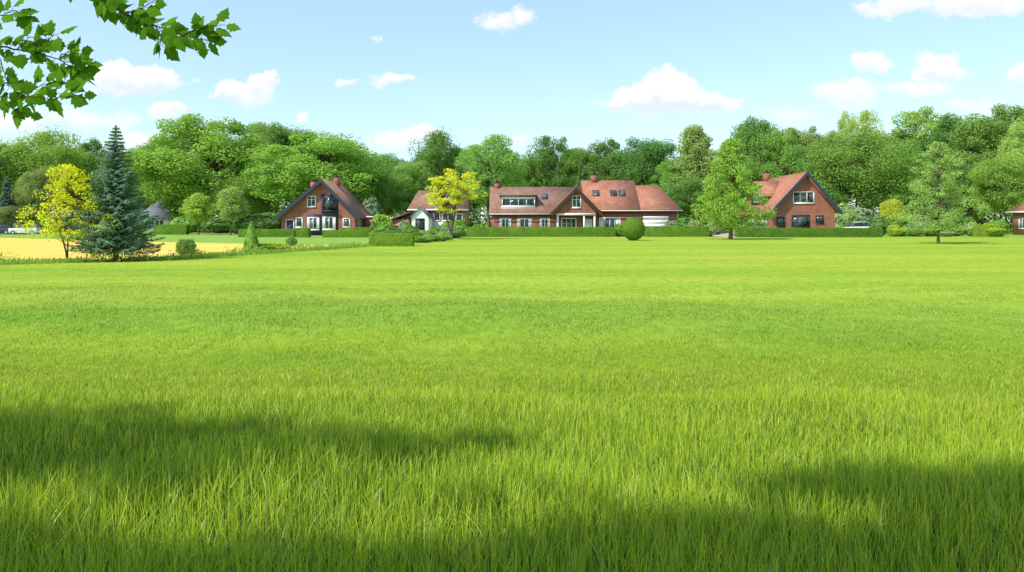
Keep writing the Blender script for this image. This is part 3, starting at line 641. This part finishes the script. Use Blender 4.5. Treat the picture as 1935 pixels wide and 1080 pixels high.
hedge(877,1162,96,1.25,HG,lab); hedge(1221,1340,96.5,1.35,HG,lab); hedge(1397,1667,94,1.15,(0.17,0.31,0.05),lab)
hedge(697,779,59.6,1.0,(0.27,0.43,0.055),'short clipped box hedge standing on the lawn corner',leaf=.08,dens=450)
hedge(450,556,94,1.0,HG,lab); hedge(559,583,92,1.15,(0.22,0.37,0.05),'small clipped box bush on the lawn'); hedge(609,698,92,.9,HG,lab); hedge(645,702,98,1.2,HG,lab)
hedge(290,352,112,1.5,(0.22,0.38,0.06),lab); hedge(1848,1896,96,1.5,(0.32,0.45,0.06),'short clipped yellow green hedge block'); hedge(200,262,118,1.5,(0.22,0.38,0.06),lab)
hedge(1165,1219,99,1.3,(0.2,0.35,0.05),lab)

rg=np.random.default_rng(12); n=9000
bxp=[-30,-23.6,-18,-16.2,-13.6,-11.5]; byp=[33.4,34.6,38.3,44,52,59]
t=rg.random(n)*5; wx=np.interp(t,range(6),bxp)+rg.normal(size=n)*.35; wy=np.interp(t,range(6),byp)+rg.normal(size=n)*.5+.2
amp=.15+.4*np.abs(np.sin(t*9)*np.sin(t*4.3+1))**1.5
pos=np.stack([wx,wy,rg.random(n)*amp],1)
v,f=leafquads(pos,rg.normal(size=(n,3)),.16*(.5+rg.random(n)),.3,rg,direc=np.array([0,0,1])+rg.normal(size=(n,3))*.45); v[:,2]=np.maximum(v[:,2],0)
obj('weeds',make_mesh('weeds',v,[f],(MAT['leafmid'],)),kind='stuff',color=(0.28,0.42,0.08),label='rough green weeds along the field edge',category='weeds')

# ---------------------------------------------------------------- cars
def carmeshes(paint):
    m=simple('car_paint',paint,.25,.6,.03)
    def loft(prof,name,mat):
        V=[];Fs=[]
        for x,z0,z1,w0,w1 in prof:
            zm=(z0+z1)/2
            V+=[(x,-w0*.94,z0),(x,-w0,zm),(x,-w1,z1-.04),(x,-w1*.9,z1),(x,w1*.9,z1),(x,w1,z1-.04),(x,w0,zm),(x,w0*.94,z0)]
        for i in range(len(prof)-1):
            for k in range(8): Fs.append((i*8+k,i*8+(k+1)%8,(i+1)*8+(k+1)%8,(i+1)*8+k))
        Fs.append(tuple(range(8))); e=(len(prof)-1)*8; Fs.append(tuple(range(e+7,e-1,-1)))
        me=bpy.data.meshes.new(name); me.from_pydata(V,[],Fs); me.materials.append(mat)
        bm=bmesh.new(); bm.from_mesh(me); bmesh.ops.recalc_face_normals(bm,faces=bm.faces); bm.to_mesh(me); bm.free()
        return me
    body=loft([(-2.1,.4,.75,.72,.7),(-2.02,.28,.92,.84,.8),(-1.2,.24,.98,.88,.84),(-.6,.24,1.0,.88,.85),(1.6,.24,1.02,.88,.84),(2.0,.26,.98,.84,.78),(2.1,.4,.85,.74,.7)],'body',m)
    cabin=loft([(-1.15,.97,1.0,.78,.76),(-.45,.98,1.46,.8,.62),(.3,.98,1.52,.8,.62),(1.5,.98,1.47,.78,.62),(1.95,.96,1.02,.74,.72)],'window',MAT['glass'])
    roof=loft([(-.5,1.44,1.49,.62,.6),(.3,1.5,1.56,.64,.6),(1.55,1.45,1.5,.62,.6)],'roof',m)
    wv,wf=merge([tube([(0,-.1,0),(0,.1,0)],[.32,.32],18),tube([(0,-.1,0),(0,-.101,0)],[.32,.2],18),tube([(0,.1,0),(0,.101,0)],[.32,.2],18)])
    wheel=make_mesh('tyre',wv,wf,(MAT['dark'],))
    rv,rf=merge([tube([(0,-.105,0),(0,.105,0)],[.2,.2],14),tube([(0,-.105,0),(0,-.09,0)],[.2,.01],14),tube([(0,.105,0),(0,.09,0)],[.2,.01],14)])
    rim=make_mesh('rim',rv,rf,(simple('rim_alloy',(.5,.5,.52),.3,.6,.05,metal=.8),))
    hv,hf=merge([box_arr(-2.1,-1.98,-.74,-.45,.66,.8)]); head=make_mesh('headlight',hv,hf,(MAT['white'],))
    tv,tf=merge([box_arr(1.99,2.1,-.74,-.5,.72,.9)]); tail=make_mesh('taillight',tv,tf,(simple('red_lens',(.4,.02,.02),.3),))
    return body,cabin,roof,wheel,rim,head,tail
def car(px,d,rot,paint,label,sc=1.0,z=.02):
    b,cb,ro,wh,ri,he,ta=carmeshes(paint)
    e=obj('parked_car',None,loc=(X(px,d),d,z),label=label,category='car'); e.rotation_euler=(0,0,rot); e.scale=(1,1,sc)
    obj('body',b,e); obj('window',cb,e); obj('roof',ro,e)
    for x in (-1.35,1.35):
        for y in (-.8,.8):
            w=obj('wheel',wh,e,(x,y,.32)); obj('rim',ri,w)
    for s in (0,1.2): obj('headlight',he,e,(-.005,s,0)); obj('taillight',ta,e,(.005,s+.03,0))
car(48,114,0.1,(.7,.72,.75),'silver white car parked on the road by shrubs'); car(22,118,0.0,(.03,.035,.05),'dark blue car parked on the road'); car(-2,115,0.2,(.05,.05,.06),'black car parked on the road')
car(1620,106,0.0,(.75,.76,.78),'white estate car parked behind the hedge',1.25)

# ---------------------------------------------------------------- overhanging tree
rg=np.random.default_rng(21)
T0=np.array([-9.0,-4.5,0])
ov=obj('overhanging_tree',None,loc=tuple(T0),label='leafy broadleaf tree reaching its branches over the meadow',category='tree')
tg=[]
def shade(x,y,z,r,dn=1.0): 
    k=(z-.25)/math.tan(EL); tg.append((x+SH[0]*k,y+SH[1]*k,z,r,dn))
for x,y,r in ((-4.6,6.7,.46),(-4.1,6.0,.44),(-3.5,6.5,.42),(-3.1,5.8,.4),(-2.6,6.6,.38),(-2.2,5.9,.38),(-1.6,6.3,.38),(-1.0,6.0,.32),(-.4,6.4,.3),(-3.9,7.3,.3),(-5.2,6.2,.5),(-3.7,5.4,.38),(-2.6,5.3,.3)): shade(x,y,6+.5*rg.random(),r,.75)
for x,y,r in ((-3.4,4.05,.42),(-2.8,3.85,.42),(-2.0,3.7,.44),(-1.3,3.85,.42),(-.6,3.7,.44),(.15,3.9,.44),(.75,4.25,.44),(1.3,4.4,.42),(1.9,4.1,.45),(2.5,4.15,.45),(3.1,4.1,.45),(.4,3.4,.55),(-2.3,3.2,.55),(-.9,3.2,.55),(1.6,3.5,.55),(2.6,3.5,.55),(-3.3,3.3,.55),(3.5,3.5,.5),(-1.6,2.8,.6),(0,2.8,.6),(1.4,2.9,.6)): shade(x,y,6+.5*rg.random(),r,1.0)
for x,y,r in ((2.0,5.3,.34),(2.6,5.4,.42),(3.2,5.1,.42),(2.7,4.8,.3),(3.7,5.3,.4),(3.6,4.6,.34)): shade(x,y,6.5,r,.9)
tg+= [(T0[0]+a,T0[1]+b,c,1.1,1.0) for a,b,c in ((0,0,8.4),(-2,.5,7.6),(-2,-2,7.5),(.6,-2,7.6),(-3,0,6.5),(0,-3,6))]
C=[];Nn=[];parts=[]
tp=bend((0,0,-.1),(.3,.2,7.6),rg,8,.02); parts.append(tube(tp,[.42,.3,.27,.24,.2,.15,.1,.05],10))
for x,y,z,r,dn in tg:
    c0=np.array([x,y,z])-T0; n=int(2900*r*r*dn)
    d=norm(rg.normal(size=(n,3))); C.append(c0+d*(r*rg.random(n)**.6*1.35)[:,None]*np.array([1.25,1.0,.5])); Nn.append(rg.normal(size=(n,3))*.6+np.array([0,0,1]))
    kx=3+int(rg.random()*3); parts.append(tube(bend(tp[kx],c0,rg,7,.04,.05),np.linspace(.06,.01,7),6))
C=np.concatenate(C);v,f=leafquads(C,np.concatenate(Nn),.12*(.7+.6*rg.random(len(C))),.75,rg)
obj('crown',make_mesh('crown',v,[f],(MAT['leafnear'],)),ov,color=(0.11,0.24,0.03))
half=[(0,0),(.12,.02),(.32,.08),(.28,.22),(.50,.38),(.34,.46),(.33,.62),(.17,.76),(0,1.0)]
tpl=np.array(half+[(-a,b) for a,b in half[-2:0:-1]])
tz=-0.3*np.abs(tpl[:,0])**1.2*0.8-0.12*tpl[:,1]**2
def leavesat(P,dirs,up,size,rng):
    m=len(P); t=norm(dirs); n=norm(up-(up*t).sum(1,keepdims=True)*t); b=np.cross(t,n); k=len(tpl)
    v=P[:,None,:]+size[:,None,None]*(b[:,None,:]*tpl[None,:,0:1]+t[:,None,:]*tpl[None,:,1:2]+n[:,None,:]*tz[None,:,None])
    mid=P+size[:,None]*(t*.35+n*(.03-.12*.12))
    V=np.concatenate([v,mid[:,None,:]],1).reshape(-1,3)
    o=(np.arange(m)*(k+1))[:,None,None]
    tri=np.array([(i,(i+1)%k,k) for i in range(k)])[None]
    return V,(o+tri).reshape(-1,3)
def W3(px,py,d): return np.array([X(px,d),d,Z(py,d)])
dd=3.4
paths=[
 ([(-260,-20),(-60,70),(0,88),(60,98),(112,112),(155,122)],0),
 ([(-20,82),(4,118),(12,155),(40,182),(95,186),(150,180)],0),
 ([(-60,50),(0,30),(28,18),(45,28)],0),
 ([(-260,-160),(60,-70),(170,-20),(225,22),(290,46),(345,68),(400,76)],0),
 ([(225,22),(262,18),(300,-5)],0),([(290,46),(305,66),(302,84)],0),([(345,68),(375,55),(417,44)],0),([(60,98),(85,75),(105,66)],0),
 ([(95,186),(115,160),(135,152)],0),([(12,155),(-5,180),(15,200),(45,214)],0),([(112,112),(125,98),(145,95)],0),([(60,-70),(190,-10),(205,6)],0),([(30,93),(50,75),(72,66)],0),([(230,24),(255,40),(265,52)],0),([(112,112),(130,125),(150,140)],0),([(40,182),(65,168),(85,158)],0)]
BP=[];LP=[];LD=[];LU=[];LS=[]
for pi,(pl,_) in enumerate(paths):
    dep=dd+rg.normal()*.1
    P=np.array([W3(a,b,dep) for a,b in pl]); 
    s=np.linspace(0,len(P)-1,(len(P)-1)*5+1); Q=np.stack([np.interp(s,range(len(P)),P[:,e]) for e in range(3)],1)
    Q[1:-1]=(Q[:-2]+2*Q[1:-1]+Q[2:])/4; Q+=rg.normal(size=Q.shape)*.004
    r0=.006 if pi in (0,3) else .003
    BP.append(tube(Q-T0,np.linspace(r0,.0014,len(Q)),6))
    tot=np.linalg.norm(np.diff(Q,axis=0),axis=1).sum(); nl=int(tot/.034)+3
    for i in range(nl):
        q=1-(i/nl)*0.85 if pi in (0,3) else 1-(i/nl)*.9
        j=q*(len(Q)-1); b0=np.array([np.interp(j,range(len(Q)),Q[:,e]) for e in range(3)])
        tan=Q[min(int(j)+1,len(Q)-1)]-Q[max(int(j)-1,0)]; tan/=np.linalg.norm(tan)
        side=np.array([-tan[2],0,tan[0]])*(1 if i%2 else -1)
        dv=tan*(.9 if i else 1.5)+side*(0.0 if i==0 else .85)+rg.normal(size=3)*.3
        dv[1]*=.5; dv/=np.linalg.norm(dv); st=.012+.02*rg.random()
        BP.append(tube(np.array([b0,b0+dv*st])-T0,[.0012,.0008],4))
        LP.append(b0+dv*st-T0);LD.append(dv);LU.append(np.array([-.5,-.95,.4])+rg.normal(size=3)*.35);LS.append(.052+.036*rg.random())
for st in (paths[0][0][0],paths[3][0][0]):
    e=W3(st[0],st[1],dd)-T0; BP.append(tube(bend(tp[3],e,rg,8,.03,.05),np.linspace(.07,.012,8),8))
bv,bf=merge(BP); parts_b=make_mesh('branch',bv,bf,(MAT['twig'],),smooth=True)
bo=obj('branch',parts_b,ov)
v,f=leavesat(np.array(LP),np.array(LD),np.array(LU),np.array(LS),rg)
obj('foliage',make_mesh('foliage',v,[f],(MAT['leafnear'],)),bo,color=(0.13,0.30,0.02))
tv,tf=merge(parts); obj('trunk',make_mesh('trunk',tv,tf,(MAT['bark'],),smooth=True),ov)

# ---------------------------------------------------------------- world and clouds
w=bpy.data.worlds.new('World'); SC.world=w; w.use_nodes=True; nt=w.node_tree; nt.nodes.clear()
out=N(nt,'ShaderNodeOutputWorld')
sky=N(nt,'ShaderNodeTexSky'); sky.sky_type='NISHITA'; sky.sun_disc=False; sky.sun_elevation=EL; sky.sun_rotation=math.atan2(SH[0],SH[1])
sky.air_density=1.0; sky.dust_density=0.8; sky.ozone_density=1.5
bg=N(nt,'ShaderNodeBackground'); bg.inputs[1].default_value=0.15
L(nt,mixc(nt,1.0,sky.outputs[0],(1.5,2.3,2.6),'ADD'),bg.inputs[0]); L(nt,bg.outputs[0],out.inputs[0])

RC=1300.0
aa=np.radians(np.linspace(-50,50,60)); hh=np.array([0.0,700.0])
cv=np.array([(RC*math.sin(a),RC*math.cos(a),z) for z in hh for a in aa]); n_=len(aa)
cf=[(i,i+1,n_+i+1,n_+i) for i in range(n_-1)]
m,nt,out=newmat('cloud_layer'); m.cycles.emission_sampling='NONE'
sp=N(nt,'ShaderNodeSeparateXYZ'); L(nt,worldpos(nt),sp.inputs[0])
yy=math_(nt,'MAXIMUM',sp.outputs[1],50)
u=math_(nt,'DIVIDE',sp.outputs[0],yy); vv=math_(nt,'DIVIDE',math_(nt,'SUBTRACT',sp.outputs[2],2.0),yy)
cb=N(nt,'ShaderNodeCombineXYZ'); L(nt,u,cb.inputs[0]); L(nt,vv,cb.inputs[1]); cb.inputs[2].default_value=0.3
nz=N(nt,'ShaderNodeTexNoise'); nz.inputs['Scale'].default_value=30; nz.inputs['Detail'].default_value=8; nz.inputs['Roughness'].default_value=.62; L(nt,cb.outputs[0],nz.inputs['Vector'])
vs=N(nt,'ShaderNodeVectorMath',operation='SUBTRACT'); L(nt,nz.outputs['Color'],vs.inputs[0]); vs.inputs[1].default_value=(.5,.5,.5)
vm=N(nt,'ShaderNodeVectorMath',operation='MULTIPLY'); L(nt,vs.outputs[0],vm.inputs[0]); vm.inputs[1].default_value=(.075,.042,0)
va=N(nt,'ShaderNodeVectorMath',operation='ADD'); L(nt,cb.outputs[0],va.inputs[0]); L(nt,vm.outputs[0],va.inputs[1])
clouds=[(1265,194,130,22,1),(1262,168,58,40,1),(1208,182,52,26,1),(1315,188,54,24,1),(1355,196,40,16,.95),(1165,198,32,12,.9),
(262,157,94,22,1),(215,137,40,28,1),(285,148,62,28,1),(462,174,64,22,.95),(488,155,32,22,.9),(420,178,34,12,.75),
(312,207,42,17,.75),(740,150,46,12,.7),(655,152,20,9,.6),(940,38,46,22,.65),(985,25,28,18,.6),(1780,128,52,30,1),(1760,140,42,18,.9),(1645,118,42,21,.85),(1600,168,80,24,.66),(1735,165,60,17,.8),(1600,190,56,16,.6),
(1700,12,88,22,.75),(1850,8,108,26,.92),(1930,135,28,19,.95),(30,230,80,26,.62),(150,222,75,24,.58),(750,265,60,20,.75),(800,248,38,18,.85),(985,258,26,12,.75),(270,262,50,18,.7),(575,222,24,12,.6),(225,232,46,26,.55),(1490,215,64,17,.52),(720,75,14,11,.5),(1850,200,80,16,.5)]
acc=None;sacc=None
for px,py,a,b,s in clouds:
    c=((px-CX)/F,(HY-py)/F,0.3)
    n1=N(nt,'ShaderNodeVectorMath',operation='SUBTRACT'); L(nt,va.outputs[0],n1.inputs[0]); n1.inputs[1].default_value=c
    n2=N(nt,'ShaderNodeVectorMath',operation='MULTIPLY'); L(nt,n1.outputs[0],n2.inputs[0]); n2.inputs[1].default_value=(F/a/1.25,F/b/1.25,0)
    n3=N(nt,'ShaderNodeVectorMath',operation='DOT_PRODUCT'); L(nt,n2.outputs[0],n3.inputs[0]); L(nt,n2.outputs[0],n3.inputs[1])
    q=math_(nt,'MULTIPLY',math_(nt,'SUBTRACT',1.0,n3.outputs['Value'],clamp=True),s)
    acc=q if acc is None else math_(nt,'MAXIMUM',acc,q)
    s2=N(nt,'ShaderNodeSeparateXYZ'); L(nt,n2.outputs[0],s2.inputs[0])
    t_=math_(nt,'MULTIPLY',q,s2.outputs[1]); sacc=t_ if sacc is None else math_(nt,'ADD',sacc,t_)
nf=N(nt,'ShaderNodeTexNoise'); nf.inputs['Scale'].default_value=48; nf.inputs['Detail'].default_value=9; nf.inputs['Roughness'].default_value=.68; L(nt,cb.outputs[0],nf.inputs['Vector'])
de=math_(nt,'SUBTRACT',acc,math_(nt,'MULTIPLY',nf.outputs['Fac'],.8))
den=maprange(nt,de,-0.24,.26,0,.98,True)
gate=maprange(nt,acc,0.0,.22,0,1,True); den=math_(nt,'MULTIPLY',den,gate)
shd=maprange(nt,math_(nt,'ADD',sacc,math_(nt,'MULTIPLY',nf.outputs['Fac'],1.1)),.0,.65)
cc=mixc(nt,shd,(.80,.89,.97),(1.0,1.0,1.0))
em=N(nt,'ShaderNodeEmission'); L(nt,cc,em.inputs[0]); em.inputs[1].default_value=1.04
tr=N(nt,'ShaderNodeBsdfTransparent')
mx=N(nt,'ShaderNodeMixShader'); L(nt,den,mx.inputs[0]); L(nt,tr.outputs[0],mx.inputs[1]); L(nt,em.outputs[0],mx.inputs[2]); L(nt,mx.outputs[0],out.inputs[0])
obj('sky',make_mesh('sky',cv,[cf],(m,),smooth=True),kind='structure')

sl=bpy.data.lights.new('sun','SUN'); sl.energy=5.0; sl.angle=math.radians(.6); sl.color=(1,.95,.86)
so=bpy.data.objects.new('sun',sl); COL.objects.link(so); so.rotation_euler=(-S).to_track_quat('-Z','Y').to_euler()
cam=bpy.data.cameras.new('camera'); co=bpy.data.objects.new('camera',cam); COL.objects.link(co)
co.location=(0,0,CAMH); co.rotation_euler=(math.radians(90),0,0); cam.sensor_width=36; cam.lens=36*F/1935; cam.shift_y=-(540-HY)/1935; cam.clip_end=5000; cam.clip_start=.05
SC.camera=co
SC.view_settings.view_transform='Standard'; SC.view_settings.look='None'; SC.view_settings.exposure=0
